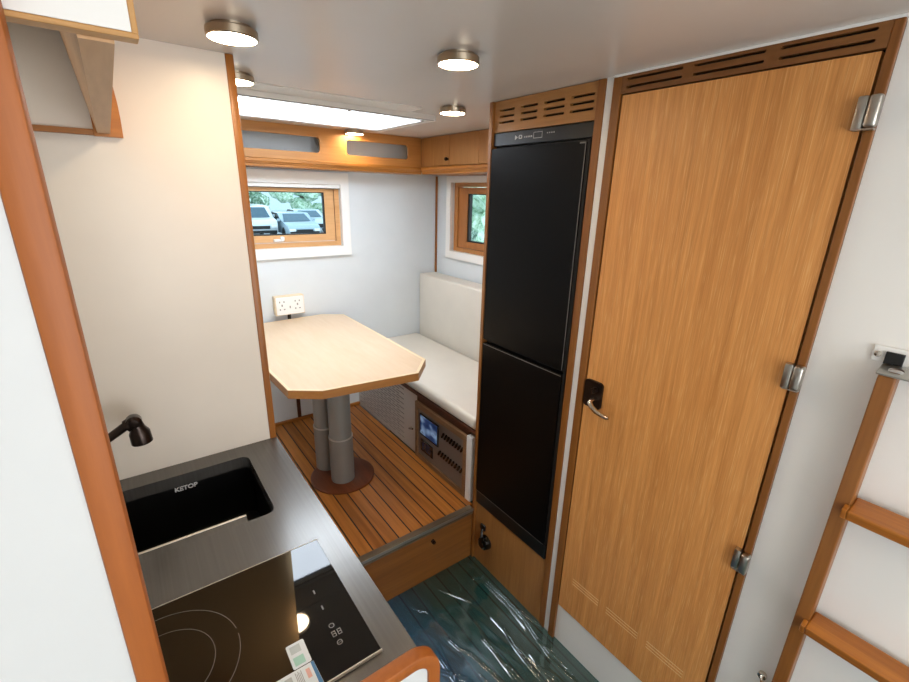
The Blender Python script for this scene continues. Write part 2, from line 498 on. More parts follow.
fg = thing('fridge', (1.45, 1.12, 0.326), 'tall black two-door fridge set in an oak housing', 'fridge')
MB().box(1.160, 1.74, 0.902, 1.334, 0.328, 1.896).build('body', M['black_rough'], fg)
cp = MB().box(1.146, 1.160, 0.902, 1.334, 1.853, 1.896, 0.002).build('control_panel', M['black'], fg)
pm = Matrix(((0, 0, -1, 0), (-1, 0, 0, 0), (0, 1, 0, 0), (0, 0, 0, 1)))   # text plane facing -X
def on_x(x, y, z): return Matrix.Translation((x, y, z)) @ pm
s = MB(); s.plate('x', [(1.224, 1.868), (1.224, 1.883), (1.211, 1.8755)], [], 1.1455, 1.146)
s.plate('x', rrect(1.190, 1.207, 1.870, 1.882, 0.005), [rrect(1.194, 1.203, 1.873, 1.880, 0.003)], 1.1455, 1.146)
for k in range(5): s.box(1.1455, 1.146, 1.176-k*0.008, 1.180-k*0.008, 1.872, 1.877)
s.plate('x', rect(1.099, 1.138, 1.867, 1.886), [rect(1.1005, 1.1365, 1.8685, 1.8845)], 1.1455, 1.146)
for k in range(4): s.box(1.1455, 1.146, 1.075-k*0.009, 1.079-k*0.009, 1.8775, 1.881)
s.build('control_symbols', plain('fridge_print', '#b8b6b2', 0.4), cp)
def fdoor(name, z0, z1, line):
    d = MB().plate('x', rrect(0.914, 1.331, z0, z1, 0.006), [], 1.136, 1.158).build(name, M['fridge'], fg)
    line(d)
fdoor('upper_door', 1.128, 1.844, lambda d: (MB().box(1.1345, 1.136, 0.9135, 0.9155, 1.13, 1.838).box(1.134, 1.136, 0.914, 0.935, 1.838, 1.842).build('door_edge', M['grey_line'], d)))
fdoor('lower_door', 0.400, 1.112, lambda d: (MB().box(1.1345, 1.136, 0.916, 1.329, 1.1065, 1.1085).build('door_edge', M['grey_line'], d)))
k = MB().box(1.140, 1.158, 0.905, 1.333, 0.329, 0.396, 0.002).build('plinth_grille', M['black'], fg)
MB().box(1.139, 1.140, 0.92, 1.33, 0.392, 0.394).build('grille_line', M['grey_line'], k)
MB().box(1.140, 1.158, 0.9025, 0.912, 0.40, 1.85).build('hinge_strip', M['black_rough'], fg)

# ---------------------------------------------------------------- raised dinette deck
pl = thing('dinette_platform', (0.42, 2.0, 0), 'raised teak-decked platform with wooden riser under the dining table', 'platform')
MB().box(XL+0.001, XD-0.001, 1.372, YW-0.001, ZP-0.03, ZP).build('deck', M['deck'], pl)
MB().box(0.302, 1.1355, 1.345, 1.376, ZP-0.03, ZP+0.001, 0.002).build('edge_strip', M['alu'], pl)
MB().box(0.302, 1.1355, 1.343, 1.3455, ZP-0.014, ZP-0.0005).build('edge_trim', plain('pale_alu', '#c3beb6', 0.3, 0.9), pl)
rs = MB().box(0.284, 1.1355, 1.353, 1.37, 0.0, ZP-0.031).build('riser', M['riser'], pl)
MB().lathe([(0.0, -0.016), (0.008, -0.016), (0.009, -0.010), (0.006, -0.004), (0.009, 0.0)], (0.912, 1.353, 0.203), 'y', 20).build('knob', M['bronze'], rs, True)

# ---------------------------------------------------------------- bench
bn = thing('bench_seat', (1.45, 2.0, ZP), 'built-in bench box with a slotted pale front under the cream seat', 'bench')
slots = []
for i in range(21):
    z = 0.318 + i*0.0155
    for j in range(6):
        y0 = 2.03 + j*0.104 + (0.052 if i % 2 else 0.0)
        if y0 + 0.088 > 2.645: continue
        slots.append(rect(y0, y0+0.088, z-0.0030, z+0.0030))
gp = MB().plate('x', rect(1.885, YW-0.002, ZP, 0.655), slots, 1.160, 1.164).build('slotted_front', M['grille'], bn)
MB().box(1.168, 1.172, 1.9, YW-0.002, ZP, 0.655).build('grille_backing', M['dark'], bn)
MB().tube([(1.160, 1.945, 0.425), (1.146, 1.945, 0.426), (1.140, 1.938, 0.430), (1.139, 1.920, 0.436), (1.140, 1.902, 0.442)], 0.0055, 10).build('latch', M['chrome'], gp, True)
MB().box(1.160, 1.172, 1.425, 1.885, ZP, 0.655).build('front_panel', M['dark_wood'], bn)
MB().box(1.146, 1.172, 1.390, 1.4265, ZP, 0.630, 0.002).build('end_stile', M['white_frame'], bn)
MB().box(1.148, 1.64, 1.356, YW-0.002, 0.655, 0.672, 0.002).build('seat_board', M['dark_wood'], bn)
cpn = thing('control_panel', (1.155, 1.65, 0.29), 'grey instrument panel with two small screens in a wooden frame on the bench front', 'control panel')
MB().plate('x', rect(1.428, 1.882, 0.287, 0.622), [rect(1.450, 1.860, 0.312, 0.592)], 1.144, 1.1595).build('frame', wood('panel_frame_wood', '#92704f', '#705034', 'y', 10, 0.4), cpn)
MB().box(1.153, 1.159, 1.450, 1.860, 0.312, 0.592).build('face', M['panel_face'], cpn)
def screen_mat():
    m, nt, b = nodes_of('blue_display')
    v = coords(nt, (1, 9, 14))
    f = noise(nt, v, 1.2, 1)
    c = ramp(nt, f, [(0.3, lin('#0c1430')), (0.5, lin('#2a4a80')), (0.62, lin('#8fb2d8')), (0.75, lin('#1e3058'))])
    nt.links.new(c, b.inputs['Base Color']); nt.links.new(c, b.inputs['Emission Color'])
    b.inputs['Emission Strength'].default_value = 0.25
    b.inputs['Roughness'].default_value = 0.15
    return m
sb = MB().box(1.147, 1.153, 1.662, 1.842, 0.442, 0.568, 0.003).build('screen', M['black_gloss'], cpn)
MB().box(1.1465, 1.147, 1.672, 1.832, 0.452, 0.560).build('display', screen_mat(), sb)
sb = MB().box(1.148, 1.153, 1.715, 1.832, 0.345, 0.415, 0.003).build('screen', M['black_gloss'], cpn)
MB().box(1.1475, 1.148, 1.735, 1.815, 0.358, 0.405).build('display', plain('dim_display', '#243048', 0.2, vary=0.3, vscale=40), sb)
sw0 = None
for (ya, yb, z, n) in ((1.463, 1.622, 0.533, 8), (1.463, 1.650, 0.418, 9)):
    for k in range(n):
        y = ya + (yb-ya)*k/(n-1)
        if sw0 is None:
            R = Matrix.Translation((1.150, y, z)) @ Matrix.Rotation(math.radians(28), 4, 'X') @ Matrix.Translation((-1.150, -y, -z))
            sw0 = MB().box(1.143, 1.153, y-0.0045, y+0.0045, z-0.017, z+0.017, 0.002, 2, R).build('switch', M['black_gloss'], cpn)
            base = (y, z)
        else:
            c = sw0.copy(); COL.objects.link(c); c.parent = cpn
            c.location = (0, y-base[0], z-base[1])

def cushion(name, dims, r, label):
    x0, x1, y0, y1, z0, z1 = dims
    b = MB().box(x0, x1, y0, y1, z0, z1, r, 5)
    o = b.build(name, M['cushion'], None, True, 60)
    tag(o, label, 'cushion')
    return o
cushion('seat_cushion', (1.146, 1.627, 1.366, 2.638, 0.6725, 0.735), 0.022, 'long cream upholstered seat cushion lying flat on the bench')
bc = cushion('back_cushion', (1.6385, 1.774, 1.366, 2.634, 0.6725, 1.16), 0.012, 'upright cream back cushion against the wall below the small side window')

# ---------------------------------------------------------------- dining table
tb = thing('dining_table', (0.72, 2.0, ZP), 'pale maple table with clipped corners on a twin grey column', 'table')
P = [(0.528, 1.542), (0.929, 1.497), (1.044, 1.622), (1.043, 2.553), (0.924, 2.622), (0.594, 2.602), (0.45, 2.594), (0.412, 2.54), (0.412, 1.83), (0.42, 1.618)]
def inset(poly, d):
    n = len(poly); out = []
    for i in range(n):
        p0, p1, p2 = Vector(poly[i-1]), Vector(poly[i]), Vector(poly[(i+1) % n])
        a = (p1-p0).normalized(); b = (p2-p1).normalized()
        na, nb = Vector((-a.y, a.x)), Vector((-b.y, b.x))
        m = (na+nb).normalized()
        out.append(tuple(p1 + m * d / max(0.3, m.dot(na))))
    return out
PI_ = inset(P, 0.012)
tp = MB().plate('z', PI_, [], 0.930, 0.9645).build('tabletop', M['table'], tb)
MB().plate('z', P, [PI_], 0.930, 0.9635).build('edge_band', M['table_edge'], tp)
PJ = inset(P, 0.0125); PK = inset(P, 0.001)
MB().plate('z', PK, [PJ], 0.9636, 0.9655).build('raised_lip', M['table_lip'], tp)
MB().lathe([(0.0, 0), (0.16, 0), (0.16, 0.008), (0.150, 0.014), (0.0, 0.014)], (0.735, 1.930, ZP+0.0005), 'z', 48).build('base_disc', wood('base_wood', '#7a4020', '#57290f', 'y', 8, 0.4), tb, True)
for y, cx in ((1.895, 0.722), (2.045, 0.700)):
    c = MB().cyl((cx, y, ZP+0.0145), (cx, y, 0.540), 0.058, n=40).cyl((cx, y, 0.540), (cx, y, 0.845), 0.054, n=40).cyl((cx, y, 0.845), (cx, y, 0.9295), 0.050, n=40)
    c = c.build('column', M['grey_metal'], tb, True)
    MB().lathe([(0.054, 0.0), (0.0592, 0.0), (0.0592, 0.006), (0.054, 0.006)], (cx, y, 0.536), 'z', 40).build('collar_ring', M['pale_metal'], c, True)
    MB().lathe([(0.050, 0.0), (0.0545, 0.0), (0.0545, 0.004), (0.050, 0.004)], (cx, y, 0.8435), 'z', 40).build('collar_ring', M['pale_metal'], c, True)

# socket box behind the table
so = thing('wall_socket', (0.735, YW-0.02, 0.99), 'white double socket plate in a small wooden box above the table end', 'socket')
bx = MB().box(0.655, 0.822, 2.605, YW-0.001, 0.993, 1.104, 0.003).build('box', M['table_lip'], so)
fp = MB().plate('y', rrect(0.661, 0.818, 0.997, 1.100, 0.005), [], 2.6015, 2.605).build('faceplate', M['white_frame'], so)
for cx in (0.695, 0.783):
    hs = MB()
    for dx, dz, w, h in ((-0.014, 0.024, 0.006, 0.009), (0.010, 0.024, 0.006, 0.009), (-0.002, 0.004, 0.007, 0.012), (-0.014, -0.020, 0.006, 0.009), (0.010, -0.020, 0.009, 0.006)):
        hs.box(cx+dx-w/2, cx+dx+w/2, 2.6008, 2.6015, 1.0485+dz-h/2, 1.0485+dz+h/2)
    hs.build('socket_outlet', M['print_grey'], fp)
MB().box(0.735, 0.741, 2.6008, 2.6015, 1.032, 1.046).build('indicator', M['print_grey'], fp)
MB().tube([(0.735, 2.625, 0.995), (0.735, 2.628, 0.97), (0.735, 2.632, 0.94)], 0.010, 10).build('cable', M['black'], so, True)

# ---------------------------------------------------------------- windows
w1 = sthing('window_1', (0.7, YW, 1.3))
tag(w1, 'small outward-opening wooden window in a white surround above the table', 'window')
MB().plate('y', rect(0.28, 1.148, 1.315, 1.786), [rect(*W1)], 2.632, YW).build('surround', M['white_frame'], w1)
MB().plate('y', rect(W1[0], W1[1], W1[2], W1[3]), [rect(0.36, 1.070, 1.397, 1.703)], 2.668, 2.705).build('outer_frame', wood('window_wood', '#dfae78', '#c8945c', 'x', 10, 0.4), w1)
sh = MB().plate('y', rect(0.364, 1.066, 1.401, 1.699), [rect(0.43, 1.010, 1.440, 1.677)], 2.676, 2.70).build('sash', wood('sash_wood', '#e6b682', '#d2a06a', 'x', 10, 0.4), w1)
MB().plate('y', rect(0.43, 1.010, 1.440, 1.677), [rect(0.437, 1.003, 1.446, 1.672)], 2.680, 2.699).build('gasket', M['gasket'], sh)
MB().box(0.437, 1.003, 2.690, 2.693, 1.446, 1.672).build('pane', M['glass'], sh)
MB().box(0.70, 0.752, 2.655, 2.677, 1.407, 1.420, 0.003).box(0.735, 0.755, 2.645, 2.665, 1.412, 1.434, 0.004).build('crank_handle', M['white_frame'], sh, True)
MB().box(W1[0], W1[1], 2.640, 2.667, 1.700, 1.720, 0.003).build('blind_cassette', M['white_frame'], w1)
MB().box(W1[0], W1[1], 2.652, 2.668, 1.696, 1.700).build('blind_hem', M['grey_line'], w1)

w2 = sthing('window_2', (XR, 2.1, 1.28))
tag(w2, 'small wooden side window in a white surround beside the fridge', 'window')
MB().plate('x', rect(1.75, 2.512, 1.277, 1.792), [rect(*W2)], 1.772, XR).build('surround', M['white_frame'], w2)
MB().plate('x', rect(*W2), [rect(1.835, 2.430, 1.350, 1.730)], 1.806, 1.845).build('outer_frame', wood('window_wood_side', '#bd8148', '#a06a36', 'z', 10, 0.4), w2)
sh = MB().plate('x', rect(1.838, 2.427, 1.353, 1.727), [rect(1.92, 2.335, 1.394, 1.690)], 1.814, 1.84).build('sash', wood('sash_wood_side', '#b9783c', '#9a602c', 'z', 10, 0.4), w2)
MB().plate('x', rect(1.92, 2.335, 1.394, 1.690), [rect(1.93, 2.318, 1.402, 1.684)], 1.818, 1.839).build('gasket', M['gasket'], sh)
MB().box(1.829, 1.832, 1.93, 2.318, 1.402, 1.684).build('pane', M['glass'], sh)

# ---------------------------------------------------------------- overhead cupboards in the dinette
cb = thing('overhead_shelf', (0.65, 2.57, 1.795), 'open overhead shelf with two rounded openings above the table window', 'shelf')
ops = [rrect(0.45, 0.936, 1.876, 1.952, 0.018), rrect(1.085, 1.476, 1.876, 1.952, 0.018), rrect(-0.12, 0.30, 1.876, 1.952, 0.018)]
MB().plate('y', rect(XL+0.001, 1.563, 1.835, ZC-0.001), ops, 2.490, 2.504).build('front_board', M['oak_x'], cb)
md = MB()
md.box(XL+0.001, 1.563, 2.470, 2.504, 1.815, 1.835, 0.004).box(XL+0.001, 1.563, 2.477, 2.504, 1.808, 1.818, 0.003).box(XL+0.001, 1.563, 2.482, YW-0.001, 1.795, 1.809, 0.003)
md.build('bottom_moulding', M['teak_x'], cb)
MB().box(XL+0.001, 1.563, 2.505, YW-0.001, 1.81, 1.822).build('shelf_board', M['white'], cb)
MB().box(0.99, 1.03, 2.505, YW-0.001, 1.822, ZC-0.001).build('divider', M['oak_x'], cb)
cr = thing('overhead_cupboard', (1.68, 1.9, 1.795), 'overhead cupboard with small flat doors above the bench and side window', 'cupboard')
MB().box(1.582, XR-0.001, 1.355, 2.648, 1.81, ZC-0.001).build('carcass', M['oak'], cr)
md = MB().box(1.545, 1.60, 1.355, 2.468, 1.815, 1.835, 0.004).box(1.552, 1.60, 1.355, 2.469, 1.808, 1.818, 0.003).box(1.557, XR-0.001, 1.355, 2.469, 1.795, 1.809, 0.003)
md.build('bottom_moulding', M['teak_y'], cr)
for (a, b_) in ((2.2005, 2.4895), (1.938, 2.1985), (1.6, 1.936), (1.356, 1.598)):
    d = MB().box(1.566, 1.5815, a, b_, 1.839, ZC-0.003, 0.0015).build('door', M['oak_z'], cr)
    if a > 2.1:
        MB().lathe([(0.0, -0.02), (0.008, -0.02), (0.010, -0.012), (0.006, -0.004), (0.007, 0.0)], (1.566, 2.212, 1.872), 'x', 20).build('knob', M['bronze'], d, True)

# ---------------------------------------------------------------- roof hatch
ht = thing('roof_hatch', (0.8, 2.1, ZC-0.016), 'large bright roof hatch in a pale frame over the table', 'skylight')
MB().plate('z', rrect(0.25, 1.172, 1.736, 2.245, 0.02), [rect(0.32, 1.126, 1.770, 2.200)], ZC-0.020, ZC).build('frame', M['hatch_frame'], ht)
MB().plate('z', rrect(0.25, 1.03, 1.618, 1.7345, 0.02), [], ZC-0.003, ZC-0.0002).build('blind_cassette', M['hatch_frame'], ht)
MB().box(0.25, 1.155, 1.737, 1.744, ZC-0.0215, ZC-0.0201).build('blind_bar', M['grey_line'], ht)
MB().plate('z', rect(0.319, 1.127, 1.769, 2.201), [rect(0.325, 1.121, 1.776, 2.194)], ZC-0.0225, ZC-0.0205).build('inner_rim', M['grey_line'], ht)
MB().plate('z', rect(0.319, 1.127, 1.769, 2.201), [rect(0.323, 1.123, 1.773, 2.197)], ZC-0.0195, ZC+0.035).build('reveal', M['white_frame'], ht)
MB().box(0.324, 1.122, 1.774, 2.196, ZC+0.022, ZC+0.028).build('pane', M['hatch'], ht)
MB().tube([(0.808, 1.84, ZC+0.018), (0.820, 1.84, ZC-0.014), (0.832, 1.84, ZC+0.018)], 0.005, 8).build('catch', M['grey_line'], ht, True)

# ---------------------------------------------------------------- ceiling lamps
lamp_proto = None
def lamp(x, y, label, r=1.0):
    global lamp_proto
    if lamp_proto is None:
        t = thing('ceiling_lamp', (x, y, ZC), label, 'lamp', 'round ceiling lamps')
        MB().lathe([(0.040, 0.0), (0.040, -0.0045), (0.048, -0.0055), (0.0495, -0.0075), (0.0495, -0.0205), (0.0475, -0.0228), (0.0462, -0.0228), (0.0462, -0.019), (0.038, -0.019)], (x, y, ZC), 'z', 48).build('housing', M['gold_metal'], t, True)
        MB().lathe([(0.0, -0.0192), (0.0459, -0.0192), (0.0459, -0.0222), (0.044, -0.0226), (0.0, -0.0226)], (x, y, ZC), 'z', 48).build('diffuser', M['lamp'], t, True)
        lamp_proto = t
        return t
    c = copy_tree(lamp_proto, Vector((x, y, ZC)) - lamp_proto.location, label)
    c.scale = (r, r, 1)
    return c
lamp(0.254, 1.124, 'round metal-rimmed lamp on the ceiling just before the top of the cream partition')
lamp(0.713, 0.972, 'round lit lamp on the ceiling between the door and the middle of the cabin')
lamp(1.101, 1.529, 'round lit lamp on the ceiling just beside the corner of the roof hatch')
lamp(0.345, 1.545, 'round ceiling lamp half hidden behind the wood edge of the partition')
lamp(1.110, 2.437, 'small ceiling lamp glowing on the open overhead shelf front')
for (x, y) in ((0.25, -0.55), (0.85, -0.55)):  # unseen lamps added behind the camera as extra light
    lamp(x, y, 'unseen ceiling lamp added to light the sleeping end of the cabin')

# ---------------------------------------------------------------- kitchen
wt = MB()
wt.plate('z', rect(XL+0.001, 0.300, 0.476, YP-0.001), [rrect(-0.24, 0.200, 0.984, 1.280, 0.022)], 0.905, 0.940)
wt = wt.build('kitchen_worktop', M['counter'])
tag(wt, 'graphite brushed worktop holding the sink and the hob', 'worktop')
kc = thing('kitchen_cabinet', (0, 0.9, 0), 'low kitchen unit carrying the graphite worktop', 'cabinet')
MB().box(XL+0.002, 0.27, 0.478, YP-0.002, 0.0, 0.70).build('carcass', M['white'], kc)
for (a, b_) in ((0.48, 0.905), (0.91, 1.34)):
    d = MB().box(0.27, 0.288, a, b_, 0.08, 0.895, 0.002).build('door', M['oak_z'], kc)
    MB().lathe([(0.0, 0.018), (0.009, 0.018), (0.006, 0.006), (0.008, 0.0)], (0.288, (a+b_)/2, 0.80), 'x', 20).build('knob', M['bronze'], d, True)

sk = thing('kitchen_sink', (-0.02, 1.13, 0.74), 'black rectangular sink sunk into the graphite worktop', 'sink')
def basin(x0, x1, y0, y1, z0, z1, t=0.004):
    m = MB()
    m.plate('z', rrect(x0-t, x1+t, y0-t, y1+t, 0.03), [rrect(x0, x1, y0, y1, 0.026)], z0, z1)
    m.plate('z', rrect(x0-t, x1+t, y0-t, y1+t, 0.03), [rrect(-0.06, -0.001+0.03, 1.10, 1.18, 0.035)], z0-t, z0)
    return m
MB_ = basin(-0.246, 0.206, 0.978, 1.286, 0.745, 0.9045)
bs = MB_.build('basin', M['black'], sk)
MB().lathe([(0.046, 0.0), (0.040, 0.0), (0.030, -0.006), (0.0, -0.006)], (-0.015, 1.14, 0.7455), 'z', 32).build('drain', M['steel'], sk, True)
MB().box(-0.215, 0.136, 0.9848, 1.008, 0.931, 0.939, 0.001).build('front_ledge', M['counter'], sk)
MB().box(-0.216, 0.137, 1.0082, 1.014, 0.929, 0.9405, 0.002).build('ledge_edge', plain('steel_highlight', '#cfc4b6', 0.4, 0.5), sk)  # pale colour paints the highlight along the steel lip
# lettering on the inner back wall (faces -Y)
text_mesh('KETOP', 0.018, 'lettering', M['print_white'], sk, Matrix.Translation((0.008, 1.2855, 0.8875)) @ Matrix.Rotation(PI/2, 4, 'X'))

fa = thing('kitchen_tap', (-0.27, 1.2, 0.94), 'dark bronze slanted tap over the black sink', 'tap')
MB().lathe([(0.028, 0.0), (0.028, 0.01), (0.022, 0.016), (0.020, 0.10), (0.0, 0.10)], (-0.27, 1.2, 0.9402), 'z', 28).build('base', M['bronze'], fa, True)
MB().tube([(-0.27, 1.2, 1.03), (-0.20, 1.2, 1.072), (-0.10, 1.2, 1.131), (-0.058, 1.2, 1.156)], [0.011, 0.010, 0.0095, 0.0105], 16).build('spout', M['bronze'], fa, True)
hp = MB().lathe([(0.0, 0.017), (0.012, 0.016), (0.0165, 0.008), (0.0165, -0.010), (0.010, -0.016), (0.0, -0.017)], (-0.044, 1.2, 1.161), 'y', 24)
hp.tube([(-0.060, 1.2, 1.153), (-0.044, 1.2, 1.160)], 0.0155, 16)
hp.tube([(-0.042, 1.2, 1.158), (-0.039, 1.2, 1.142), (-0.0375, 1.2, 1.132), (-0.036, 1.2, 1.105)], [0.014, 0.0155, 0.0215, 0.0225], 20)
hp.build('spray_head', M['bronze'], fa, True)

hb = thing('induction_hob', (0.0, 0.67, 0.94), 'black glass induction hob set in the worktop', 'hob')
gl = MB().box(-0.28, 0.246, 0.519, 0.829, 0.9402, 0.9455, 0.0008).build('glass', M['black_gloss'], hb)
MB().box(-0.28, 0.247, 0.5165, 0.519, 0.9402, 0.9460).build('edge_trim', M['satin_trim'], hb)
MB().box(-0.28, 0.247, 0.829, 0.8305, 0.9402, 0.9460).build('edge_trim', M['satin_trim'], hb)
def arc_ring(cx, cy, r, w, a0, a1):
    m = MB(); n = 48; vs = []
    for k in range(n+1):
        a = math.radians(a0 + (a1-a0)*k/n)
        vs.append((m.bm.verts.new((cx+(r-w)*math.cos(a), cy+(r-w)*math.sin(a), 0.9466)), m.bm.verts.new((cx+(r+w)*math.cos(a), cy+(r+w)*math.sin(a), 0.9466))))
    for A, B in zip(vs, vs[1:]): m.bm.faces.new((A[0], A[1], B[1], B[0]))
    return m
arc_ring(-0.060, 0.684, 0.114, 0.0006, 8, 300).build('cooking_zone_ring', M['ring_print'], gl)
arc_ring(-0.060, 0.684, 0.114, 0.0006, -50, 2).build('cooking_zone_ring', M['ring_print'], gl)
arc_ring(-0.060, 0.684, 0.076, 0.0006, -60, 300).build('cooking_zone_ring', M['ring_print'], gl)
def flat(m, loops, z=0.9457):
    m.plate('z', loops[0], loops[1:], z-0.0001, z)
def symbol(*groups):
    ic = MB()
    for g in groups: flat(ic, g)
    ic.build('control_symbol', M['symbol'], gl)
for (x, y) in ((0.192, 0.696), (0.193, 0.654)): symbol([rect(x-0.0015, x+0.0015, y-0.005, y+0.005)])
symbol([rrect(0.188, 0.198, 0.604, 0.614, 0.0045), rrect(0.1895, 0.1965, 0.6055, 0.6125, 0.003)])
for x0 in (0.187, 0.197):
    symbol([rect(x0, x0+0.007, 0.585, 0.597), rect(x0+0.0012, x0+0.0058, 0.5865, 0.5905), rect(x0+0.0012, x0+0.0058, 0.5918, 0.5955)])
symbol([rrect(0.188, 0.198, 0.566, 0.576, 0.0045), rrect(0.1895, 0.1965, 0.5675, 0.5745, 0.003)], [rect(0.1905, 0.196, 0.5705, 0.5715)])
film = MB()
film.plate('z', [(-0.279, 0.522), (0.120, 0.522), (0.136, 0.612), (0.188, 0.8275), (-0.279, 0.8275)], [], 0.9461, 0.9462)
tag(film.build('protective_film', M['hob_film']), 'dull clear protective film over most of the black hob', 'film')

cd = thing('label_card', (0.127, 0.59, 0.9468), 'small white card with a pale green block on the hob', 'card')
MB().plate('z', rrect(0.1125, 0.1425, 0.566, 0.613, 0.003), [], 0.9468, 0.9473).build('sheet', M['paper'], cd)
MB().plate('z', rect(0.117, 0.134, 0.570, 0.586), [], 0.9474, 0.9476).build('printed_block', M['green_print'], cd)
MB().plate('z', rect(0.117, 0.134, 0.593, 0.608), [], 0.9474, 0.9476).build('printed_block', plain('grey_block', '#c2cbc9', 0.5), cd)
lf = thing('instruction_leaflet', (0.11, 0.535, 0.9465), 'white leaflet with a blue edge lying at the front of the hob', 'leaflet')
MB().plate('z', [(0.02, 0.517), (0.146, 0.517), (0.144, 0.5645), (0.02, 0.5645)], [], 0.9466, 0.9472).build('sheet', M['paper'], lf)
MB().plate('z', [(0.1395, 0.5172), (0.1455, 0.5172), (0.1438, 0.564), (0.139, 0.564)], [], 0.9473, 0.9475).build('blue_edge', M['blue_print'], lf)
tx = MB()
for k in range(5): tx.plate('z', rect(0.112+k*0.0022, 0.1128+k*0.0022, 0.522, 0.560 - 0.003*(k % 2)), [], 0.9473, 0.9475)
tx.build('text_lines', M['print_grey'], lf)
MB().plate('z', rect(0.128, 0.1345, 0.54, 0.557), [], 0.9473, 0.9475).build('red_block', M['red_print'], lf)
MB().plate('z', rect(0.095, 0.106, 0.53, 0.558), [], 0.9473, 0.9475).build('grey_block', plain('grey_block_two', '#b9bdbc', 0.5), lf)

# ---------------------------------------------------------------- L-shaped end panel with wooden edging
ep = thing('end_panel', (-0.1, 0.46, 0), 'white end panel with rounded wooden edging at the near end of the kitchen', 'panel')
Lp = [(XL+0.001, 0.0), (0.3005, 0.0), (0.3005, 0.93), (0.29, 0.948), (-0.02, 0.948), (-0.045, 0.975), (-0.050, ZC-0.001), (XL+0.001, ZC-0.001)]
MB().plate('y', Lp, [], 0.453, 0.467).build('panel', M['panel_white'], ep)
def sweep(pts, w, y0, y1, bev):
    """edging strip: path pts in XZ (centre line), width w in the plane"""
    m = MB(); loop_l, loop_r = [], []
    for i, p in enumerate(pts):
        a = Vector(pts[max(0, i-1)]); c = Vector(pts[min(len(pts)-1, i+1)])
        t = (c-a).normalized(); n = Vector((-t.y, t.x))
        loop_l.append(Vector(p)+n*w/2); loop_r.append(Vector(p)-n*w/2)
    prof = [(0, 0), (1, 0), (1, 1), (0, 1)]
    b = bev
    sect = [(b/w, 0), (1-b/w, 0), (1, b), (1, -b), (1-b/w, -1e-9), (b/w, -1e-9), (0, -b), (0, b)]
    rings = []
    for L, R in zip(loop_l, loop_r):
        ring = []
        for (s_, yy) in ((b/w, y0), (1-b/w, y0), (1-0.3*b/w, y0+0.3*b), (1, y0+b), (1, y1-b), (1-b/w, y1), (b/w, y1), (0, y1-b), (0, y0+b), (0.3*b/w, y0+0.3*b)):
            q = L.lerp(R, s_)
            ring.append(m.bm.verts.new((q.x, yy, q.y)))
        rings.append(ring)
    n = len(rings[0])
    for A, B in zip(rings, rings[1:]):
        for k in range(n): m.bm.faces.new((A[k], A[(k+1) % n], B[(k+1) % n], B[k]))
    m.bm.faces.new(list(reversed(rings[0]))); m.bm.faces.new(rings[-1])
    return m
def arc(cx, cz, r, a0, a1, n=10):
    return [(cx+r*math.cos(math.radians(a0+(a1-a0)*k/n)), cz+r*math.sin(math.radians(a0+(a1-a0)*k/n))) for k in range(n+1)]
w_ = 0.0245
pts = [(-0.0495, ZC-0.001), (-0.0495, 1.6), (-0.0495, 1.2)] + arc(-0.0195, 0.991, 0.03, 180, 270) + [(0.1, 0.961), (0.2, 0.961)] + arc(0.270, 0.921, 0.040, 90, 0) + [(0.310, 0.7), (0.310, 0.001)]
sweep(pts, w_, 0.4485, 0.4735, 0.0035).build('wood_edging', M['post'], ep, True, 24)

# ---------------------------------------------------------------- overhead unit above the kitchen
ov = thing('overhead_unit', (-0.1, 0.9, 1.79), 'overhead kitchen unit with a white wood-edged end close to the ceiling', 'cupboard')
MB().box(XL+0.002, 0.0345, 0.4755, 0.49, 1.8035, ZC-0.002).build('end_board', M['white'], ov)
e = MB().box(XL+0.002, 0.039, 0.4745, 0.492, 1.799, 1.8033, 0.0012).box(0.0345, 0.039, 0.4745, 0.492, 1.8025, ZC-0.002, 0.0012)
e.build('edging', wood('edging_wood', '#d2a46a', '#b98648', 'x', 9, 0.4), ov)
m = MB()
prof = [(0.000, 1.797), (0.023, 1.797), (0.032, ZC-0.002), (-0.030, ZC-0.002)]
A = [m.bm.verts.new((x, 0.4925, z)) for x, z in prof]; B = [m.bm.verts.new((x, 1.3295, z)) for x, z in prof]
for k in range(4): m.bm.faces.new((A[k], A[(k+1) % 4], B[(k+1) % 4], B[k]))
m.bm.faces.new(A); m.bm.faces.new(B)
m.build('front_rail', wood('rail_pale_wood', '#d8ae80', '#bd9064', 'y', 8, 0.45), ov)
bk = [(-0.006, 1.791), (0.046, 1.791), (0.047, 1.83), (0.0465, 1.86), (0.043, 1.91), (0.039, 1.95), (0.037, ZC-0.002), (-0.006, ZC-0.002)]
MB().plate('y', bk, [], 1.330, YP-0.001).build('mounting_plate', wood('plate_wood', '#cc8732', '#a8641c', 'x', 10, 0.4), ov)
MB().box(XL+0.002, -0.006, 1.325, YP-0.001, 1.792, 1.804, 0.001).build('ledge_strip', M['teak_x'], ov)

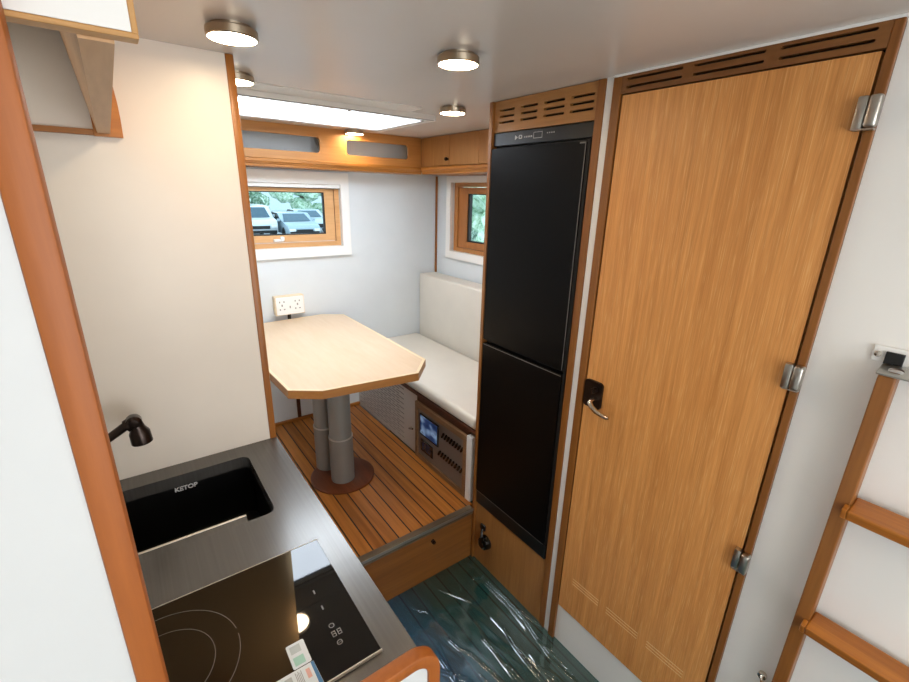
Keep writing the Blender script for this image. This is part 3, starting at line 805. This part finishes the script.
# ---------------------------------------------------------------- floor film
def floor_film():
    x0, x1, y0, y1 = 0.315, 1.146, 0.30, 1.350
    nx, ny = 360, 220
    ridges = [
        ([(1.090, 1.325), (1.105, 1.273), (1.098, 1.18), (1.109, 1.067), (1.104, 0.947), (1.084, 0.848), (1.072, 0.776), (1.084, 0.662), (1.09, 0.5)], 0.011, 0.006),
        ([(1.058, 1.231), (1.104, 1.211)], 0.008, 0.006),
        ([(1.008, 0.969), (0.988, 0.881), (0.981, 0.797), (0.985, 0.6)], 0.010, 0.006),
        ([(0.793, 1.053), (0.804, 0.998), (0.83, 0.958), (0.86, 0.80)], 0.008, 0.005),
        ([(0.906, 0.973), (0.909, 0.913), (0.908, 0.859), (0.93, 0.70)], 0.008, 0.005),
        ([(0.722, 1.006), (0.721, 0.908), (0.73, 0.75)], 0.008, 0.006),
        ([(0.916, 0.842), (0.915, 0.766), (0.92, 0.6)], 0.008, 0.005),
        ([(1.115, 0.985), (1.14, 0.887)], 0.009, 0.006),
        ([(1.077, 0.841), (1.094, 0.784), (1.087, 0.665)], 0.008, 0.005),
        ([(0.66, 1.02), (0.757, 0.893), (0.80, 0.75)], 0.010, 0.006),
        ([(1.006, 0.774), (1.028, 0.702), (1.03, 0.5)], 0.009, 0.005),
        ([(0.60, 0.95), (0.70, 0.80), (0.72, 0.6)], 0.010, 0.006)]
    for _ in range(16):
        x = random.uniform(0.55, 1.13); y = random.uniform(0.45, 1.25)
        a = random.gauss(0, 0.28); L = random.uniform(0.08, 0.3)
        ridges.append(([(x, y), (x + L*math.sin(a)*0.6 + random.uniform(-.01, .01), y + L*0.5), (x + L*math.sin(a), y + L)], random.uniform(0.003, 0.005), random.uniform(0.003, 0.0045)))
    def dseg(px, py, a, b):
        ax, ay = a; bx, by = b
        dx, dy = bx-ax, by-ay
        t = max(0, min(1, ((px-ax)*dx + (py-ay)*dy) / (dx*dx+dy*dy)))
        return math.hypot(px-ax-t*dx, py-ay-t*dy)
    boxes = []
    for pts, h, w in ridges:
        xs = [p[0] for p in pts]; ys = [p[1] for p in pts]
        boxes.append((min(xs)-3*w, max(xs)+3*w, min(ys)-3*w, max(ys)+3*w))
    m = MB(); V = []
    for j in range(ny+1):
        row = []
        y = y0 + (y1-y0)*j/ny
        for i in range(nx+1):
            x = x0 + (x1-x0)*i/nx
            z = 0.003 + 0.0006*math.sin(x*31+y*9) * math.sin(y*17-x*5) + 0.0002*math.sin(x*110+y*35)
            for (pts, h, w), bb in zip(ridges, boxes):
                if bb[0] < x < bb[1] and bb[2] < y < bb[3]:
                    d = min(dseg(x, y, a, b) for a, b in zip(pts, pts[1:]))
                    z += 0.8 * h * math.exp(-(d/(0.7*w))**2)
            row.append(m.bm.verts.new((x, y, max(0.001, z))))
        V.append(row)
    for j in range(ny):
        for i in range(nx):
            m.bm.faces.new((V[j][i], V[j][i+1], V[j+1][i+1], V[j+1][i]))
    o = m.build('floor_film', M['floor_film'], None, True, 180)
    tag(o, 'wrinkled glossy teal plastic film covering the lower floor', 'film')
floor_film()

# ---------------------------------------------------------------- ladder
ld = thing('ladder', (1.12, -0.05, 0), 'wooden ladder standing against the white wall beside the door', 'ladder')
MB().box(1.100, 1.140, 0.127, 0.1535, 0.0, 1.390, 0.003).build('stile', M['jamb'], ld)
MB().box(1.100, 1.140, -0.253, -0.2265, 0.0, 1.390, 0.003).build('stile', M['jamb'], ld)
for z in (1.104, 0.796, 0.488, 0.18):
    R = Matrix.Translation((1.108, 0, z)) @ Matrix.Rotation(math.radians(-9), 4, 'Y') @ Matrix.Translation((-1.108, 0, -z))
    MB().box(1.078, 1.138, -0.2265, 0.1268, z-0.011, z+0.011, 0.003, 2, R).box(1.078, 1.0995, 0.1268, 0.136, z-0.011, z+0.011, 0.002, 2, R).build('rung', M['tread'], ld)
tpl = MB().plate('z', rrect(1.096, 1.1395, 0.085, 0.157, 0.004), [rrect(1.108, 1.130, 0.122, 0.144, 0.009)], 1.3905, 1.3935)
tpl.bm.transform(Matrix.Translation((1.096, 0, 1.3905)) @ Matrix.Rotation(math.radians(-13), 4, 'Y') @ Matrix.Translation((-1.096, 0, -1.3905)))
tpl.build('top_plate', M['steel'], ld)
MB().box(1.104, 1.1385, 0.02, 0.0845, 1.3905, 1.3935).build('hook_strap', M['chrome'], ld)
br = thing('wall_bracket', (1.14, 0.13, 1.40), 'white bracket with a dark catch on the wall above the ladder top', 'bracket')
MB().box(1.146, 1.1518, 0.095, 0.178, 1.402, 1.434, 0.002).build('back_plate', M['white_frame'], br)
MB().box(1.1405, 1.146, 0.131, 0.158, 1.401, 1.4255, 0.001).build('catch', M['black'], br)
MB().cyl((1.146, 0.169, 1.417), (1.143, 0.169, 1.417), 0.006, n=16, bev=0.001).build('screw', M['chrome'], br, True)
pg = thing('wall_peg', (1.14, 0.175, 0.535), 'small chrome peg on the white wall beside the ladder stile', 'peg')
MB().cyl((1.1518, 0.180, 0.535), (1.140, 0.180, 0.535), 0.010, n=20, bev=0.002).build('flange', M['chrome'], pg, True)
MB().tube([(1.142, 0.180, 0.535), (1.122, 0.172, 0.534), (1.115, 0.160, 0.533)], 0.004, 10).build('pin', M['chrome'], pg, True)

# ---------------------------------------------------------------- outside
gz = -1.0
struct(MB().box(-40, 70, 2.9, 80, gz-0.1, gz).build('ground', plain('asphalt', '#a9adb0', 0.9, vary=0.08, vscale=0.5)))
def car(x, y, kind, label, paint):
    t = thing('car', (x, y, gz), label, 'car')
    pm_ = plain('car_paint_' + kind, paint, 0.25, 0.2, 0.03)
    if kind == 'suv':
        body = [(-2.1, 0.35), (-2.15, 0.8), (-2.0, 1.05), (-1.15, 1.12), (-0.6, 1.75), (1.9, 1.78), (2.2, 1.1), (2.2, 0.35)]
        glass = [(-1.12, 1.13), (-0.6, 1.68), (1.8, 1.70), (2.05, 1.13)]
    else:
        body = [(-2.2, 0.3), (-2.25, 0.65), (-2.0, 0.85), (-1.0, 0.95), (-0.3, 1.40), (0.9, 1.42), (1.6, 1.0), (2.2, 0.92), (2.2, 0.3)]
        glass = [(-1.0, 0.95), (-0.3, 1.36), (0.85, 1.38), (1.5, 1.0)]
    def prof(poly, hw):
        m = MB(); A = [m.bm.verts.new((x-hw, y+a, gz+b)) for a, b in poly]; B = [m.bm.verts.new((x+hw, y+a, gz+b)) for a, b in poly]
        n = len(poly)
        for k in range(n): m.bm.faces.new((A[k], A[(k+1) % n], B[(k+1) % n], B[k]))
        m.bm.faces.new(list(reversed(A))); m.bm.faces.new(B)
        return m
    b = prof(body, 0.9)
    bmesh.ops.bevel(b.bm, geom=list(b.bm.edges), offset=0.08, segments=2, affect='EDGES', profile=0.5, clamp_overlap=True)
    b.build('body', pm_, t, True)
    prof(glass, 0.91).build('side_glass', M['black_gloss'], t)
    a, c = glass[0], glass[1]
    m = MB()
    vs = [m.bm.verts.new(p) for p in ((x-0.75, y+a[0]-0.06, gz+a[1]+0.02), (x+0.75, y+a[0]-0.06, gz+a[1]+0.02), (x+0.62, y+c[0]-0.06, gz+c[1]), (x-0.62, y+c[0]-0.06, gz+c[1]))]
    m.bm.faces.new(vs)
    m.build('windscreen', plain('screen_glass_' + kind, '#3c5866', 0.1), t)
    f = body[0]
    MB().box(x-0.45, x+0.45, y+body[1][0]-0.03, y+body[1][0]+0.05, gz+body[1][1]-0.22, gz+body[1][1]-0.05, 0.02).build('grille', M['black_rough'], t)
    MB().box(x-0.8, x+0.8, y+body[1][0]-0.04, y+body[1][0]+0.05, gz+0.36, gz+0.5, 0.02).build('bumper', M['black_rough'], t)
    for s_ in (-1, 1):
        MB().box(x+s_*0.98-0.09, x+s_*0.98+0.09, y+a[0]+0.1, y+a[0]+0.2, gz+a[1]+0.02, gz+a[1]+0.16, 0.02).build('wing_mirror', pm_, t)
        MB().box(x+s_*0.68-0.16, x+s_*0.68+0.16, y+body[1][0]-0.03, y+body[1][0]+0.05, gz+body[1][1]-0.16, gz+body[1][1]-0.02, 0.02).build('headlight', M['print_white'], t)
        for wy in (-1.35, 1.35):
            MB().cyl((x+s_*0.70, y+wy, gz+0.34), (x+s_*0.92, y+wy, gz+0.34), 0.34, n=28, bev=0.04).build('wheel', M['black_rough'], t, True)
car(6.35, 28.5, 'suv', 'white boxy off-roader parked outside, leftmost in the table window', '#cfd8dc')
car(8.35, 27.5, 'sedan', 'silver saloon parked outside in the middle of the table window', '#9fb0ba')
car(10.5, 31.5, 'hatchback', 'pale blue-white car parked outside at the window edge', '#bccad0')
bark = plain('bark', '#6f6a60', 0.9, vary=0.2, vscale=12)
def leaf_mat(name, a, b):
    m, nt, p = nodes_of(name)
    f = noise(nt, coords(nt), 5.0, 6, 0.75)
    nt.links.new(ramp(nt, f, [(0.38, lin(a)), (0.5, lin(b)), (0.62, lin('#dff0e4'))]), p.inputs['Base Color'])
    p.inputs['Roughness'].default_value = 0.8
    return m
L1 = leaf_mat('leaf_green', '#3c5f48', '#86a88c')
L2 = leaf_mat('leaf_pale', '#5f8a66', '#b4d2b4')
def tree(x, y, h, r, mat, label):
    t = thing('tree', (x, y, gz), label, 'tree', 'trees outside the windows')
    MB().tube([(x, y, gz), (x+0.1, y, gz+h*0.35), (x-0.05, y, gz+h*0.7)], [0.28, 0.22, 0.12], 12).build('trunk', bark, t, True)
    c = MB()
    for k in range(34):
        a = random.uniform(0, 2*PI); rr = random.uniform(0, r); zz = random.uniform(0.12, 1.0)*h
        q = r*random.uniform(0.25, 0.45)
        c.blob((x+rr*math.cos(a), y+rr*math.sin(a), gz+zz), (q, q, q*0.8), 2, 0.22)
    c.build('crown', mat, t)
tree(6.9, 37, 7.0, 2.3, L1, 'green tree behind the white off-roader outside the table window')
tree(13.3, 40.5, 8.0, 2.0, L2, 'pale green tree behind the silver saloon outside the table window')
tree(18.6, 43, 8.0, 2.4, L1, 'dark green tree past the pale car outside the table window')
tree(3.0, 30.5, 7.5, 2.2, L2, 'tree standing left of the parked cars outside the table window')
tree(8.2, 8.8, 6.0, 1.7, L2, 'pale green tree seen through the small side window')
tree(12.0, 15.0, 7.0, 2.2, L1, 'darker tree farther off through the small side window')
hs_ = thing('building', (14, 62, gz), 'pale building far behind the trees outside the table window', 'building')
MB().box(2, 34, 60, 66, gz, 5.0, 0.1).build('wall', plain('render_pale', '#cfdde2', 0.8), hs_)
for k in range(7):
    MB().box(4+k*4.2, 6.4+k*4.2, 59.93, 60.0, 1.0, 3.2).build('window', plain('far_glass', '#9bb4c0', 0.3), hs_)

# ---------------------------------------------------------------- light
world = bpy.data.worlds.new('sky'); scene.world = world
world.use_nodes = True
wn = world.node_tree
bg = wn.nodes['Background']
tc = N(wn, 'ShaderNodeTexCoord'); sx = N(wn, 'ShaderNodeSeparateXYZ'); wn.links.new(tc.outputs['Generated'], sx.inputs[0])
wn.links.new(ramp(wn, sx.outputs[2], [(0.0, lin('#eef6fa')), (0.6, lin('#bcd6ea'))]), bg.inputs['Color'])
bg.inputs['Strength'].default_value = 3.2

def area(name, loc, rot, sx_, sy_, power, col):
    l = bpy.data.lights.new(name, 'AREA'); l.shape = 'RECTANGLE'; l.size = sx_; l.size_y = sy_
    l.energy = power; l.color = col
    o = bpy.data.objects.new(name, l); COL.objects.link(o); o.location = loc; o.rotation_euler = rot
    return o
area('rear_daylight_fill', (0.35, YB+0.08, 1.35), (math.radians(90), 0, math.radians(0)), 1.3, 1.1, 22, (0.95, 0.97, 1.0))  # added area light standing in for daylight from behind the camera

area('overhead_unit_fill', (-0.19, 0.95, ZC-0.02), (0, 0, 0), 0.12, 0.5, 0.45, (1.0, 0.95, 0.88))  # added fill that brightens the unit's inside; no fitting is modelled

# ---------------------------------------------------------------- camera
yaw, pit, roll, F, CZ = (0.63957, -0.31893, 0.02554, 447.54088, 1.69105)
cy, sy, cp_, sp_ = math.cos(yaw), math.sin(yaw), math.cos(pit), math.sin(pit)
f_ = Vector((sy*cp_, cy*cp_, sp_)); r_ = Vector((cy, -sy, 0)); u_ = r_.cross(f_)
r2 = r_*math.cos(roll) + u_*math.sin(roll); u2 = -r_*math.sin(roll) + u_*math.cos(roll)
cam = bpy.data.cameras.new('camera'); co = bpy.data.objects.new('camera', cam); COL.objects.link(co)
mw = Matrix((( r2.x, u2.x, -f_.x, 0), (r2.y, u2.y, -f_.y, 0), (r2.z, u2.z, -f_.z, CZ), (0, 0, 0, 1)))
co.matrix_world = mw
cam.sensor_fit = 'HORIZONTAL'; cam.sensor_width = 36; cam.lens = F*36/909
cam.clip_start = 0.02; cam.clip_end = 300
scene.camera = co

scene.view_settings.view_transform = 'Standard'
scene.view_settings.look = 'None'
scene.view_settings.exposure = 0.2
scene.cycles.use_denoising = True
scene.cycles.max_bounces = 10
scene.cycles.sample_clamp_indirect = 8
scene.cycles.caustics_reflective = False
